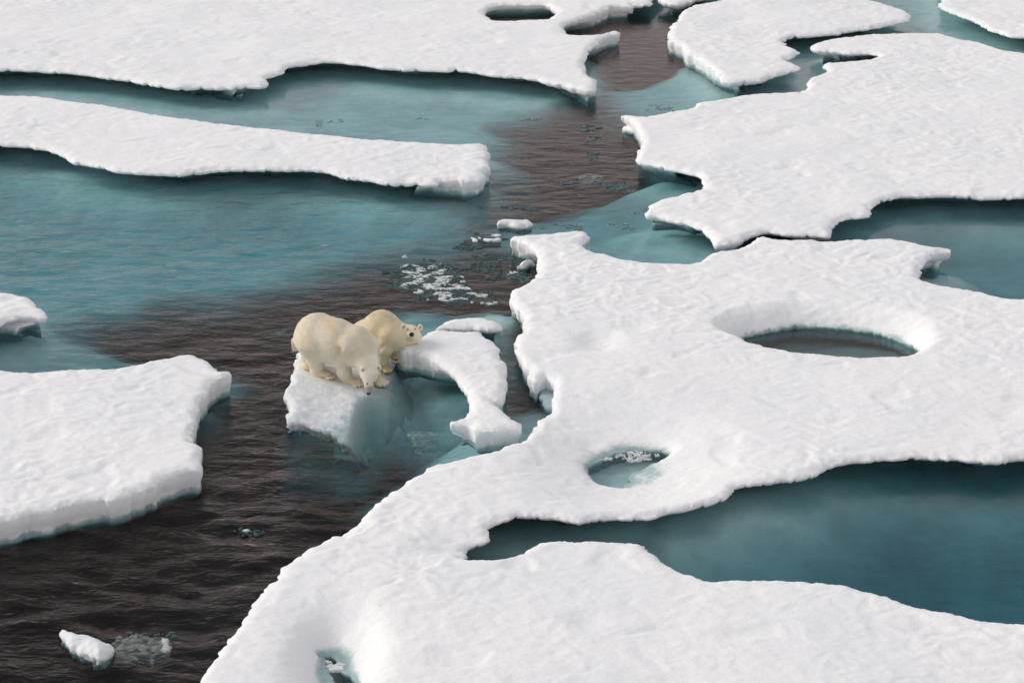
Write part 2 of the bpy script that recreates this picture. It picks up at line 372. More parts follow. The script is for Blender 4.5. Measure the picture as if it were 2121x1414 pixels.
# ------------------------------------------------------------------ ice floes
ALL_LOOPS = []
def build_floe(name, outer, holes=(), fb=0.45, step=0.045, mat=SNOW, cliffs=(), lip=0.22, drop=0.075,
               rough=0.035, und=0.03, lumps=0.021, bowl=(), zfun=None, parent=None, seed=1, allcliff=False,
               wall_depth=1.5, edge=1.0, marks=(), hole_z=()):
    loops, us = [], []
    for lp in [outer] + list(holes):
        px = polysmooth(lp, 6)
        seg = np.hypot(*(np.roll(px, -1, 0) - px).T)
        cum = np.concatenate([[0], np.cumsum(seg)])
        clp = np.concatenate([px, px[:1]])
        npt = max(24, int(cum[-1] / (3.0 if cum[-1] < 900 else 6.0)))
        tv = np.linspace(0, cum[-1], npt, endpoint=False)
        px = np.stack([np.interp(tv, cum, clp[:, k]) for k in (0, 1)], 1)
        # how far each outline point is from a cliff (steep visible wall) centre
        u = np.ones(len(px)) * (0.0 if allcliff else 1.0)
        if lp is not outer: u = u * 0.35
        for (cx, cy, r) in cliffs:
            d = np.hypot(px[:, 0] - cx, (px[:, 1] - cy) * 1.5)
            u = np.minimum(u, smooth(r * 0.75, r * 1.15, d))
        W = at_z(px[:, 0], px[:, 1], np.full(len(px), fb * 0.7))[:, :2]
        ar = 0.5 * np.sum(W[:, 0] * np.roll(W[:, 1], -1) - np.roll(W[:, 0], -1) * W[:, 1])
        tg = np.roll(W, -1, 0) - np.roll(W, 1, 0)
        tg /= np.maximum(np.linalg.norm(tg, axis=1, keepdims=True), 1e-6)
        nrm = np.stack([tg[:, 1], -tg[:, 0]], 1) * np.sign(ar)
        if lp is not outer: nrm = -nrm
        away = smooth(-0.5, 0.3, nrm[:, 1])
        zn = u * max(fb - drop - 0.07, 0.05) + (1 - u) * 0.02
        z = zn * (1 - away) + (fb - drop * 0.55) * away
        sg = max(1.0, (30.0 if px[:, 1].mean() > 560 else 18.0) * min(1.0, cum[-1] / 500) / (cum[-1] / npt)); kk = np.arange(-int(3 * sg), int(3 * sg) + 1)
        kw = np.exp(-0.5 * (kk / sg) ** 2); kw /= kw.sum()
        if npt > 2 * len(kk):
            z = sum(w_ * np.roll(z, k_) for w_, k_ in zip(kw, kk))
        if zfun is not None: z = np.full(len(px), fb * 0.5)
        hi_ = [k for k, h_ in enumerate(holes) if h_ is lp]
        if hi_ and len(hole_z) > hi_[0] and hole_z[hi_[0]] is not None: z = np.full(len(px), hole_z[hi_[0]])
        W = at_z(px[:, 0], px[:, 1], z)[:, :2]
        loops.append(W); us.append(u)
    U = np.concatenate(us)
    if name == 'ice_floe': ALL_LOOPS.extend(loops)
    allp = np.concatenate(loops)
    lo, hi = allp.min(0) - step * 2, allp.max(0) + step * 2
    nx, ny = int((hi[0] - lo[0]) / step) + 2, int((hi[1] - lo[1]) / step) + 2
    gx, gy = np.meshgrid(lo[0] + np.arange(nx) * step, lo[1] + np.arange(ny) * step, indexing='ij')
    Q = np.stack([gx.ravel(), gy.ravel()], 1)
    S, I = sdf(Q, loops, True)
    nz = fbm(Q[:, 0] * 1.1, Q[:, 1] * 1.1, 3, seed) * rough * 1.4 + fbm(Q[:, 0] * 5.0, Q[:, 1] * 5.0, 3, seed + 9, 0.6) * rough * edge
    _s0 = S.reshape(nx, ny)
    dxs, dys = np.gradient(_s0, step)
    rr = max(1, int(0.10 / step))
    for _k in range(4):
        dxs, dys = [(g_ + np.roll(g_, rr, 0) + np.roll(g_, -rr, 0) + np.roll(g_, rr, 1) + np.roll(g_, -rr, 1)) / 5 for g_ in (dxs, dys)]
    S = (S + nz * smooth(1.2, 0.1, np.abs(S))).reshape(nx, ny)
    I = I.reshape(nx, ny)
    dx, dy = np.gradient(S, step)
    gl = np.maximum(np.hypot(dx, dy), 0.3)
    dx, dy = dx / gl, dy / gl
    near = np.abs(S) < 0.55 * step
    X = np.where(near, gx - dx * S, gx); Y = np.where(near, gy - dy * S, gy)
    ins = S > -0.55 * step
    D = np.where(near, 0, np.maximum(S, 0))
    # top profile
    low = fbm(X * 0.33, Y * 0.33, 3, seed + 20) * und
    wx, wy = X + 0.25 * perlin(X * 1.3, Y * 1.3, 5), Y + 0.25 * perlin(X * 1.3 + 9, Y * 1.3, 6)
    lmp = fbm(wx * 2.8, wy * 4.0, 3, seed + 30, 0.5)
    amp = 0.55 + 0.75 * smooth(-0.4, 0.6, perlin(X * 0.22, Y * 0.22, seed + 3))
    lmp = lmp * lumps * amp * smooth(0.0, 0.3, D + 0.05)
    lmp = lmp - 0.06 * smooth(0.35, 0.75, perlin(wx * 0.9 + 40, wy * 1.3, seed + 50)) * (lumps / 0.022) * 0.6
    lipr = np.full(S.shape, lip) * (1 + 0.35 * perlin(X * 0.8, Y * 0.8, seed + 60))
    dropr = np.full(S.shape, drop)
    if bowl:
        for (hx, hy, hr, wide, dr) in bowl:
            c = at_z(hx, hy, 0.2)
            w = smooth(hr * 1.25, hr * 0.85, np.hypot(X - c[0], (Y - c[1]) * 1.0)) * smooth(-0.45, 0.45, dys)
            lipr = lipr * (1 - w) + wide * w
            D = D * (1 - w) + np.where(near, 0, np.maximum(_s0, 0)) * w
            dropr = dropr * (1 - w) + dr * w
    tt = np.clip(1 - D / lipr, 0, 1)
    if zfun is not None:
        Z = zfun(X, Y) + lmp - drop * tt ** 2.2
    else:
        Z = fb + low * smooth(0, 1.2, D) + lmp - dropr * tt ** np.where(lipr > 0.6, 1.5, 2.2)
        Z = np.maximum(Z, 0.012)
    for (mx, my, rx, ry, dep) in marks:
        c = at_z(mx, my, fb)
        Z = Z - dep * np.exp(-(((X - c[0]) / rx) ** 2 + ((Y - c[1]) / ry) ** 2) ** 1.3)
    if zfun is None: Z = np.maximum(Z, 0.012)
    # faces: quads fully inside, triangles where three corners are inside
    vid = np.full(S.shape, -1, np.int64)
    a, b, c_, d = ins[:-1, :-1], ins[1:, :-1], ins[1:, 1:], ins[:-1, 1:]
    lin = np.arange(nx * ny).reshape(nx, ny)
    ia, ib, ic, id_ = lin[:-1, :-1], lin[1:, :-1], lin[1:, 1:], lin[:-1, 1:]
    q = a & b & c_ & d
    quads = np.stack([ia[q], ib[q], ic[q], id_[q]], 1)
    tris = []
    for m, k in (((~a) & b & c_ & d, (ib, ic, id_)), (a & (~b) & c_ & d, (ia, ic, id_)), (a & b & (~c_) & d, (ia, ib, id_)), (a & b & c_ & (~d), (ia, ib, ic))):
        tris.append(np.stack([k[0][m], k[1][m], k[2][m]], 1))
    tris = np.concatenate(tris)
    used = np.unique(np.concatenate([quads.ravel(), tris.ravel()]))
    remap = np.full(nx * ny, -1, np.int64); remap[used] = np.arange(len(used))
    quads, tris = remap[quads], remap[tris]
    V = np.stack([X.ravel()[used], Y.ravel()[used], Z.ravel()[used]], 1)
    # boundary edges
    E = np.concatenate([quads[:, [0, 1]], quads[:, [1, 2]], quads[:, [2, 3]], quads[:, [3, 0]], tris[:, [0, 1]], tris[:, [1, 2]], tris[:, [2, 0]]])
    key = np.minimum(E[:, 0], E[:, 1]) * len(used) + np.maximum(E[:, 0], E[:, 1])
    _, inv, cnt = np.unique(key, return_inverse=True, return_counts=True)
    be = E[cnt[inv] == 1]
    bv = np.unique(be)
    bm = np.full(len(used), -1, np.int64); bm[bv] = np.arange(len(bv))
    on = -np.stack([dx.ravel()[used][bv], dy.ravel()[used][bv]], 1)      # outward
    on /= np.maximum(np.linalg.norm(on, axis=1, keepdims=True), 0.3)
    P, zb = V[bv, :2], V[bv, 2]
    u = U[np.clip(I.ravel()[used][bv], 0, len(U) - 1)]
    u = u * (0.9 + 0.2 * perlin(P[:, 0] * 0.7, P[:, 1] * 0.7, seed + 71))
    # limit the undercut to the local thickness
    thick = np.full(len(bv), 0.05)
    for k in (0.15, 0.3, 0.5, 0.75, 1.0, 1.4, 1.9, 2.5):
        thick = np.maximum(thick, np.minimum(sdf(P - on * k, loops), k))
    thick = thick * 1.35
    UC = 1.05 * np.clip(P[:, 1] / 41.0, 0.8, 1.4)          # depth of the melt notch under the lip
    lim = np.minimum(1.0, thick * 0.85 / UC)
    i0_, i1_ = bm[be[:, 0]], bm[be[:, 1]]
    def relax(a_, n_):
        for _ in range(n_):
            ac = a_.copy(); ct = np.ones(len(a_))
            np.add.at(ac, i0_, a_[i1_]); np.add.at(ct, i0_, 1); np.add.at(ac, i1_, a_[i0_]); np.add.at(ct, i1_, 1)
            a_ = ac / ct
        return a_
    thick = relax(thick, 8)
    u = relax(u * np.minimum(1.0, thick * 0.95 / UC), 14)
    n1 = perlin(P[:, 0] * 3.1, P[:, 1] * 3.1, seed + 80); n2 = perlin(P[:, 0] * 6.3, P[:, 1] * 6.3, seed + 81)
    rz = lambda zt, k: np.minimum(zt, zb - k)
    cliff_in = 0.03 * n2 + 0.02 * n1
    os_ = -np.stack([dxs.ravel()[used][bv], dys.ravel()[used][bv]], 1)
    os_ /= np.maximum(np.linalg.norm(os_, axis=1, keepdims=True), 0.25)
    lipk = 0.05 + 0.02 * n1
    rows = [(-0.008 + 0.010 * n2, zb - 0.03 + 0.008 * n1),
            (u * 0.03 + (1 - u) * cliff_in, rz(zb - lipk, 0.06) * u + (1 - u) * rz(zb * 0.62, 0.06)),
            (u * 0.20 + (1 - u) * (0.02 - cliff_in), (zb - lipk - 0.025) * u + (1 - u) * rz(zb * 0.36, 0.11)),
            (u * UC * 0.86 + (1 - u) * (0.05 + 1.3 * cliff_in), rz((zb - lipk) * 0.70, 0.13) * u + rz(0.07 + 0 * zb, 0.16) * (1 - u)),
            (u * UC + (1 - u) * (0.03 + cliff_in), rz(-0.02, 0.20))]
    # under water: a short foot, then the ice thins back below the floe
    for (k, z_) in ((0.02, -0.16), (0.06, -0.34), (0.35, -0.62), (1.1, -0.9)):
        inn = np.minimum(u * UC + k * (1 + 3.0 * (1 - u)), np.maximum(thick * 0.85, 0.05))
        rows.append((inn, np.minimum(np.maximum(z_ * wall_depth / 1.5, -0.07 - 0.45 * (inn - u * UC)), zb - min(0.26, 0.1 + wall_depth * 0.11) + z_ * 0.3 * wall_depth / 1.5)))
    VV, ids = [V], [bv]
    base = len(V)
    for (o, z) in rows:
        z = np.minimum(z, (zb - 0.01))
        VV.append(np.concatenate([P - np.where(np.abs(np.asarray(o))[:, None] > 0.12, os_, on) * np.asarray(o)[:, None], z[:, None]], 1))
        ids.append(base + np.arange(len(bv))); base += len(bv)
    wf = []
    for k in range(len(rows)):
        i0, i1 = bm[be[:, 0]], bm[be[:, 1]]
        wf.append(np.stack([ids[k][i1], ids[k][i0], ids[k + 1][i0], ids[k + 1][i1]], 1))
    return mesh_obj(name, np.concatenate(VV), [quads, tris, np.concatenate(wf)], mat, parent)

FG = "snow covered floes of drifting sea ice"
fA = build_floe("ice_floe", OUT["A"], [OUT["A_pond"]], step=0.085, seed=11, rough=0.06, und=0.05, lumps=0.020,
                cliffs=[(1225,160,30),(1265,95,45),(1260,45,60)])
tag(fA, "largest far ice floe at upper left with a small oval pond near its right end", "ice floe", FG)
fB = build_floe("ice_floe", OUT["B"], step=0.06, seed=12, rough=0.05, und=0.03, lumps=0.020, cliffs=[(1005,350,70),(960,400,45)])
tag(fB, "long narrow ice floe tapering across the left between two teal leads", "ice floe", FG)
fC = build_floe("ice_floe", OUT["C"], step=0.042, seed=13, fb=0.50, rough=0.045, cliffs=[(440,830,140),(330,1030,150),(120,1100,200),(400,960,120),(-50,1140,160),(-250,1180,200)], lumps=0.021, marks=[(238,1056,0.045,0.30,0.22)])
tag(fC, "ice floe at lower left with a cracked steep grey front edge over dark water", "ice floe", FG)
fD = build_floe("ice_floe", OUT["D"], step=0.045, seed=14)
tag(fD, "small pointed tip of ice at the left edge, alone in the teal lead", "ice floe", FG)
fE = build_floe("ice_floe", OUT["E"], step=0.08, seed=15, rough=0.06, cliffs=[(1400,100,60),(1450,145,50)], und=0.06, marks=[(1600,-2,1.6,1.2,-0.22)])
tag(fE, "far ice floe at top right of centre with a bluish mound and notched right side", "ice floe", FG)
fL = build_floe("ice_floe", OUT["L"], step=0.07, seed=16, rough=0.06)
tag(fL, "small sliver of floe in the gap between the two farthest floes at the top edge", "ice floe", FG)
fF = build_floe("ice_floe", OUT["F"], step=0.08, seed=17, rough=0.06)
tag(fF, "ice floe cut off by the top right corner", "ice floe", FG)
fG = build_floe("ice_floe", OUT["G"], step=0.058, seed=18, rough=0.05, und=0.04, lumps=0.020, cliffs=[(1310,290,60)])
tag(fG, "broad right-hand ice floe with two pointed western spurs and a hooked far arm", "ice floe", FG)
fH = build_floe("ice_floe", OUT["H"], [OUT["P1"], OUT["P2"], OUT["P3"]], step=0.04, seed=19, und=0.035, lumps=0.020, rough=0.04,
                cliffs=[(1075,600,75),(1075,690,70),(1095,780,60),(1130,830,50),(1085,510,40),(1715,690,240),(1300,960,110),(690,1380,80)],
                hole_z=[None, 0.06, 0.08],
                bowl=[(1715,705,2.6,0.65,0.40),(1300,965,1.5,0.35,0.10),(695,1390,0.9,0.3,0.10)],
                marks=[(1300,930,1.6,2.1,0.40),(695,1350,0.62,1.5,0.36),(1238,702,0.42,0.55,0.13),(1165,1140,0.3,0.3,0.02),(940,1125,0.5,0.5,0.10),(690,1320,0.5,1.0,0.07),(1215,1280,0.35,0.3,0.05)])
tag(fH, "huge ice floe filling the right and foreground with round ponds and a long teal bay", "ice floe", FG)
lg = build_floe("wet_ledge", [(1106,806),(1125,798),(1150,800),(1152,845),(1139,853),(1122,834)], fb=0.12, step=0.03, mat=LEDGE, parent=fH, seed=31, allcliff=True, drop=0.04, lip=0.08)
fJ = build_floe("ice_floe", OUT["J"], step=0.035, seed=20, fb=0.26, drop=0.1, lip=0.3)
tag(fJ, "low flat ice slab floating just behind the curved floe, beyond the bears", "ice floe", FG)

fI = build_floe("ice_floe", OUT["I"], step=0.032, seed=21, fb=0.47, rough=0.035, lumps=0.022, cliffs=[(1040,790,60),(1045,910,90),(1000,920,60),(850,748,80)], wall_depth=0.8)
tag(fI, "crescent-shaped ice floe with a tilted sunken slab on which two polar bears stand", "ice floe", FG)

def slab_z(X, Y):
    z = np.interp(X, [-5.0, -4.5, -4.0, -3.7, -3.17, -2.85, -2.65, -2.4, -2.0, -1.5], [0.37, 0.32, 0.26, 0.22, 0.11, 0.055, -0.01, -0.10, -0.62, -1.45])
    z = z - 0.055 * np.clip(40.3 - Y, 0, 3) * smooth(-4.4, -3.2, X) - 0.06 * smooth(39.0, 38.0, Y)
    z = z + 0.05 * fbm(X * 1.7, Y * 1.7, 4, 91) * smooth(39.9, 38.8, Y)
    return z - 0.55 * smooth(40.15, 39.2, Y) * smooth(-3.1, -2.55, X)
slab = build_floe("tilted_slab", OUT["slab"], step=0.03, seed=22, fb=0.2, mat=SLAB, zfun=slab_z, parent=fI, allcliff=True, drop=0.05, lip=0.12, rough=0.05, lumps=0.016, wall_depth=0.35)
slab["label"] = "tilted wet slab dipping under water"

CG = "small chunks of floating ice"
chunks = [("c1", 0.16, CHUNK, "flat white ice chunk, the largest adrift between the dark channel and the central tongue"),
          ("c2", 0.07, CHUNK, "thin white sliver at the left end of the broken ice row"),
          ("c3", 0.10, CHUNK, "crumbly white strip of ice in the middle of the broken ice row"),
          ("c4", 0.08, CHUNK, "tiny white ice crumb just behind the crumbly strip"),
          ("c5", 0.18, CHUNK, "small wedge of white ice beside the left edge of the huge floe"),
          ("c6", 0.22, CHUNK, "white wedge-shaped ice chunk alone in the dark water at lower left"),
          ("c7", 0.035, CLEAR, "glassy half-sunken ice sheet right of the white wedge at lower left"),
          ("c8", 0.05, CLEAR, "thin grey ice plate adrift in the dark channel"),
          ("c9", 0.03, CLEAR_TEAL, "larger clear ice plate floating in the pool in front of the bears"),
          ("c10", 0.03, CLEAR_TEAL, "smaller clear ice plate nearest the crescent floe's lower tip in the pool"),
          ("c11", 0.05, CLEAR_TEAL, "tiny ice fragment in the far upper-left lead")]
for i, (k, fb, m, lab) in enumerate(chunks):
    big = fb > 0.06
    o = build_floe("ice_chunk", OUT[k], fb=fb, step=0.022, mat=m, seed=40 + i, allcliff=True, drop=fb * 0.45, lip=0.16 if big else 0.06,
                   rough=0.035, und=0.05, lumps=0.02 if big else 0.006, wall_depth=0.2 if big else 0.06)
    tag(o, lab, "ice chunk", CG)

# ------------------------------------------------------------------ sunken ice seen through the water
TEAL = [  # (outline in photo pixels, depth of the sunken ice, softness)
 ([(L_,60),(550,80),(700,60),(1000,80),(1215,150),(1236,192),(1180,214),(1100,236),(1040,250),(1012,275),(1000,330),(900,350),(L_,270)], 0.42, 1.3),
 ([(L_,230),(700,290),(985,330),(998,430),(985,462),(930,490),(850,510),(750,535),(640,560),(500,588),(350,612),(250,640),(170,664),(128,692),(145,720),(200,742),(260,765),(200,820),(L_,830)], 0.72, 1.6),
 ([(1390,310),(1560,320),(1560,400),(1430,400),(1380,378),(1360,350)], 0.9, 0.9),
 ([(1350,408),(1290,430),(1220,448),(1130,462),(1050,470),(1060,495),(1110,510),(1300,590),(1600,600),(1600,440),(1450,400)], 0.75, 1.2),
 ([(1262,192),(1330,182),(1400,168),(1460,150),(1500,120),(1600,80),(1640,40),(1800,-20),(1800,-80),(R_,-80),(R_,180),(1800,150),(1750,200),(1450,260),(1340,245),(1285,222)], 0.45, 1.3),
 ([(1300,40),(1310,-20),(1500,-60),(1460,10),(1410,50)], 0.6, 1.0),
 ([(1640,340),(R_,320),(R_,720),(1820,640),(1840,560),(1640,540)], 0.85, 1.0),
 ([(900,1010),(1480,920),(R_,840),(R_,1400),(1400,1290),(1350,1200),(900,1200)], 1.4, 1.0),
 ([(680,850),(670,890),(700,925),(750,955),(830,975),(900,985),(990,965),(1020,830),(960,730),(870,700),(740,760)], 1.25, 1.0),
 ([(842,655),(870,648),(905,655),(935,690),(860,700),(838,680)], 0.6, 0.5),
 ([(1010,662),(1050,664),(1072,674),(1060,684),(1020,688)], 0.35, 0.4),
 ([(1440,600),(2000,600),(2000,800),(1440,800)], 0.50, 0.6),
 ([(1150,860),(1450,860),(1450,1060),(1150,1060)], 0.38, 0.5),
 ([(590,1290),(800,1290),(800,1470),(590,1470)], 0.42, 0.5),
 ([(950,-10),(1220,-10),(1200,70),(950,80)], 0.7, 0.6),
 ([(415,780),(470,790),(462,808),(440,830),(418,870),(408,900),(380,900),(380,800)], 0.9, 0.7),
 ([(900,1010),(1340,990),(1340,1200),(900,1200)], 0.75, 0.8),
]
gxs = np.arange(-34, 34.01, 0.25); gys = np.arange(24, 96.01, 0.27)
GX, GY = np.meshgrid(gxs, gys, indexing='ij')
Q = np.stack([GX.ravel(), GY.ravel()], 1)
dep = np.full(len(Q), 11.0)
cov = np.zeros(len(Q))                       # clean white ice (1) or near black, deep-water darkness painted into the colour (0)
wob = fbm(Q[:, 0] * 0.4, Q[:, 1] * 0.4, 4, 77) * 0.45 + 0.10 * fbm(Q[:, 0] * 1.6, Q[:, 1] * 1.6, 3, 78)
for (poly, dz, soft) in TEAL:
    p = polysmooth(poly, 2)
    W = at_z(p[:, 0], p[:, 1], np.full(len(p), -dz))[:, :2]
    s = sdf(Q, [W]) + wob * min(1.0, soft)
    dep = np.minimum(dep, dz + 0.28 * np.clip(-s, 0, None))
    # the melt pond's floor is toned darker
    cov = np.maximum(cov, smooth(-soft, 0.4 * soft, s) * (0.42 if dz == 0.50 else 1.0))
# the sunken ice climbs to the underside of the floes it belongs to
sel = np.nonzero(cov > 0.02)[0]
sf = sdf(Q[sel], ALL_LOOPS)
k_ = smooth(-1.5, 0.4, sf) * cov[sel]
dep[sel] = dep[sel] * (1 - 0.62 * k_)
# the tilted slab runs on into it without a break
SLABW = at_z(*np.array(OUT["slab"], float).T, np.full(len(OUT["slab"]), 0.1))[:, :2]
ss = sdf(Q, [SLABW])
right = smooth(-3.0, -2.4, Q[:, 0])
under = np.maximum(0.24 + 0.75 * (1 - right), 0.05 - slab_z(Q[:, 0], Q[:, 1])) + np.clip(-ss, 0, 9) * (4.5 * (1 - right) + 0.25 * right)
near_s = ss > np.where(right > 0.2, -1.4, -0.35)
dep = np.where(near_s, np.minimum(dep, under), dep)
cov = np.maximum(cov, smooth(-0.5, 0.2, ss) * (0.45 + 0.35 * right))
dep = dep * (1 + 0.10 * fbm(Q[:, 0] * 0.25, Q[:, 1] * 0.25, 3, 61)) + 0.05 * fbm(Q[:, 0] * 1.1, Q[:, 1] * 1.1, 3, 62)
nx, ny = GX.shape
lin = np.arange(nx * ny).reshape(nx, ny)
qd = np.stack([lin[:-1, :-1], lin[1:, :-1], lin[1:, 1:], lin[:-1, 1:]], -1).reshape(-1, 4)
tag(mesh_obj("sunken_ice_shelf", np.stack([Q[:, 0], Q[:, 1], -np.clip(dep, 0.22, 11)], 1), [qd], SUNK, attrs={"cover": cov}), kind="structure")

# ------------------------------------------------------------------ sea water: one closed body, waved on top
xs = np.concatenate([[-900, -300, -120, -60], np.arange(-30, 30.01, 0.13), [60, 120, 300, 900]])
ys = np.concatenate([[-600, -200, -60, 0, 15], np.arange(24, 90.01, 0.15), [110, 160, 300, 900]])
WX, WY = np.meshgrid(xs, ys, indexing='ij')
wx, wy = WX.ravel(), WY.ravel()
Qw = np.stack([wx, wy], 1)
core = (np.abs(wx) < 30.5) & (wy > 23.9) & (wy < 90.1)
pxw, pyw = to_px(np.stack([wx, np.maximum(wy, 20), 0 * wx], 1))
def region(poly, soft):
    p = np.array(poly, float); W = at_z(p[:, 0], p[:, 1], np.zeros(len(p)))[:, :2]
    r = np.zeros(len(Qw)); r[core] = smooth(-soft, soft, sdf(Qw[core], [W])); return r
chop = np.full(len(Qw), 0.55)
def blend(poly, soft, v):
    global chop
    r = region(poly, soft); chop = chop * (1 - r) + v * r
blend([(L_,120),(1240,120),(1240,260),(1000,310),(L_,220)], 2.0, 0.16)
blend([(1240,-60),(R_,-60),(R_,200),(1700,180),(1300,240)], 2.0, 0.20)
blend([(1250,400),(1520,400),(1520,560),(1150,520)], 1.0, 0.15)
blend([(1600,380),(R_,380),(R_,720),(1500,760)], 1.0, 0.08)
blend([(900,1010),(R_,900),(R_,1360),(900,1200)], 1.0, 0.2)
blend([(1180,910),(1420,910),(1420,1030),(1180,1030)], 0.3, 0.05)
blend([(600,1320),(780,1320),(780,1480),(600,1480)], 0.3, 0.05)
blend([(L_,300),(1000,380),(980,480),(350,610),(100,680),(L_,780)], 1.5, 0.85)
blend([(L_,1000),(420,1000),(850,960),(300,1700),(L_,1700)], 2.5, 1.7)
blend([(420,700),(620,740),(600,900),(900,950),(420,1010)], 1.5, 0.85)
blend([(780,760),(960,770),(980,930),(760,900)], 0.7, 0.35)
def rings(cx, cy, wl, amp, rmax, x, y):
    c = at_z(cx, cy, 0.0); r = np.hypot(x - c[0], y - c[1])
    return amp * np.sin(2 * math.pi * r / wl) * np.exp(-((r - rmax * 0.5) / (rmax * 0.33)) ** 2)
wv = np.zeros(len(Qw))
swx = wx + 0.5 * perlin(wx * 0.5, wy * 0.5, 3)
wv += 0.046 * fbm(swx * 0.75 + 0.3 * wy, wy * 1.35 - 0.25 * wx, 3, 5) * np.clip(chop - 0.35, 0, 1.0)
wv += 0.014 * fbm(swx * 1.6, wy * 2.3, 2, 8) * np.clip(chop - 0.2, 0, 1.0)
ridge = 1 - np.abs(perlin(swx * 0.9 + 5, wy * 1.6 + 0.4 * wx, 15))
wv += 0.055 * (ridge ** 2 - 0.5) * np.clip(chop - 0.75, 0, 0.95)
wv += 0.022 * fbm(swx * 1.1 - 0.5 * wy, wy * 2.0 + 0.3 * wx, 3, 33, 0.6) * np.clip(chop - 0.7, 0, 1)
wv += rings(1040, 330, 0.42, 0.006, 5.0, wx, wy) * smooth(960, 1000, pxw) * smooth(480, 430, pyw) * smooth(330, 390, pyw)
wv += rings(400, 800, 0.40, 0.006, 4.6, wx, wy) * smooth(395, 440, pxw)
wv *= core
nx, ny = WX.shape
top = np.stack([wx, wy, wv], 1)
lin = np.arange(nx * ny).reshape(nx, ny)
qt = np.stack([lin[:-1, :-1], lin[1:, :-1], lin[1:, 1:], lin[:-1, 1:]], -1).reshape(-1, 4)
rim = np.concatenate([lin[:, 0], lin[-1, 1:], lin[-2::-1, -1], lin[0, -2:0:-1]])
bot = top[rim].copy(); bot[:, 2] = -14
nb = len(top) + np.arange(len(rim))
side = np.stack([rim, nb, np.roll(nb, -1), np.roll(rim, -1)], 1)
corner = [list(rim).index(i) for i in (lin[0, 0], lin[0, -1], lin[-1, -1], lin[-1, 0])]
me_w = mesh_obj("sea_water", np.concatenate([top, bot]), [qt, side], WATER, attrs={"chop": np.concatenate([chop, np.zeros(len(rim))])})
import bmesh
bm = bmesh.new(); bm.from_mesh(me_w.data)
bm.verts.ensure_lookup_table()
bm.faces.new([bm.verts[i] for i in nb[::-1]])
bmesh.ops.recalc_face_normals(bm, faces=bm.faces)
bm.to_mesh(me_w.data); bm.free()
tag(me_w, kind="structure")
tag(mesh_obj("sea_bed", [(-880, -580, -13.5), (880, -580, -13.5), (880, 880, -13.5), (-880, 880, -13.5)], [np.array([[0, 1, 2, 3]])], DEEP), kind="structure")

# ------------------------------------------------------------------ slush and brash: loose flakes nobody could count
def flakes(name, areas, mat, seed, hmax, label=None):
    r = np.random.default_rng(seed)
    V, T = [], []
    nv = 0
    for (poly, n, smin, smax, nscale, thr) in areas:
        p = np.array(poly, float); W = at_z(p[:, 0], p[:, 1], np.zeros(len(p)))[:, :2]
        lo, hi = W.min(0), W.max(0)
        C = lo + r.random((n * 10, 2)) * (hi - lo)
        sd = sdf(C, [W])
        dens = fbm(C[:, 0] * nscale, C[:, 1] * nscale * 1.3, 3, seed)
        C = C[(sd > 0) & (dens + 0.5 * smooth(0, 0.6, sd) - 0.4 > thr)][:n]
        for c in C:
            s = smin + (smax - smin) * r.random() ** 2.2
            k = 6
            a = np.sort(r.random(k)) * 2 * math.pi
            rad = s * (0.55 + 0.6 * r.random(k))
            st = 1.0 + 2.2 * r.random() ** 2
            ring = np.stack([c[0] + np.cos(a) * rad * st, c[1] + np.sin(a) * rad, np.full(k, -0.02)], 1)
            hz = 0.012 + hmax * r.random() * min(1, s / 0.06)
            tp = np.stack([c[0] + np.cos(a) * rad * st * 0.72, c[1] + np.sin(a) * rad * 0.72, hz * (0.6 + 0.5 * r.random(k))], 1)
            V += [ring, tp, [[c[0], c[1], hz]]]
            i = np.arange(k); j = (i + 1) % k
            T += [np.stack([nv + i, nv + j, nv + k + j], 1), np.stack([nv + i, nv + k + j, nv + k + i], 1), np.stack([nv + k + i, nv + k + j, np.full(k, nv + 2 * k)], 1)]
            nv += 2 * k + 1
    o = mesh_obj(name, np.concatenate(V), [np.concatenate(T)], mat, smooth_=False)
    return tag(o, label, None, None, "stuff")
flakes("white_slush", [
    ([(815,560),(850,545),(900,542),(945,555),(965,585),(1000,605),(1035,622),(1020,632),(960,625),(890,622),(835,600)], 2600, 0.006, 0.034, 3.0, 0.05),
    ([(1050,565),(1075,560),(1070,570),(1052,572)], 14, 0.02, 0.05, 1.0, -9),
    ([(832,531),(842,529),(842,533)], 5, 0.02, 0.05, 1.0, -9),
    ([(1225,955),(1300,935),(1390,930),(1385,945),(1330,966)], 160, 0.008, 0.03, 2.0, -0.05),
    ([(670,1360),(700,1358),(712,1384),(690,1388)], 120, 0.02, 0.06, 2.0, -0.5),
    ([(335,1322),(347,1325),(350,1347),(340,1348)], 60, 0.01, 0.04, 2.0, -9),
    ([(505,1099),(512,1097),(512,1103)], 4, 0.02, 0.04, 1.0, -9),
    ], FLAKE_W, 3, 0.018)
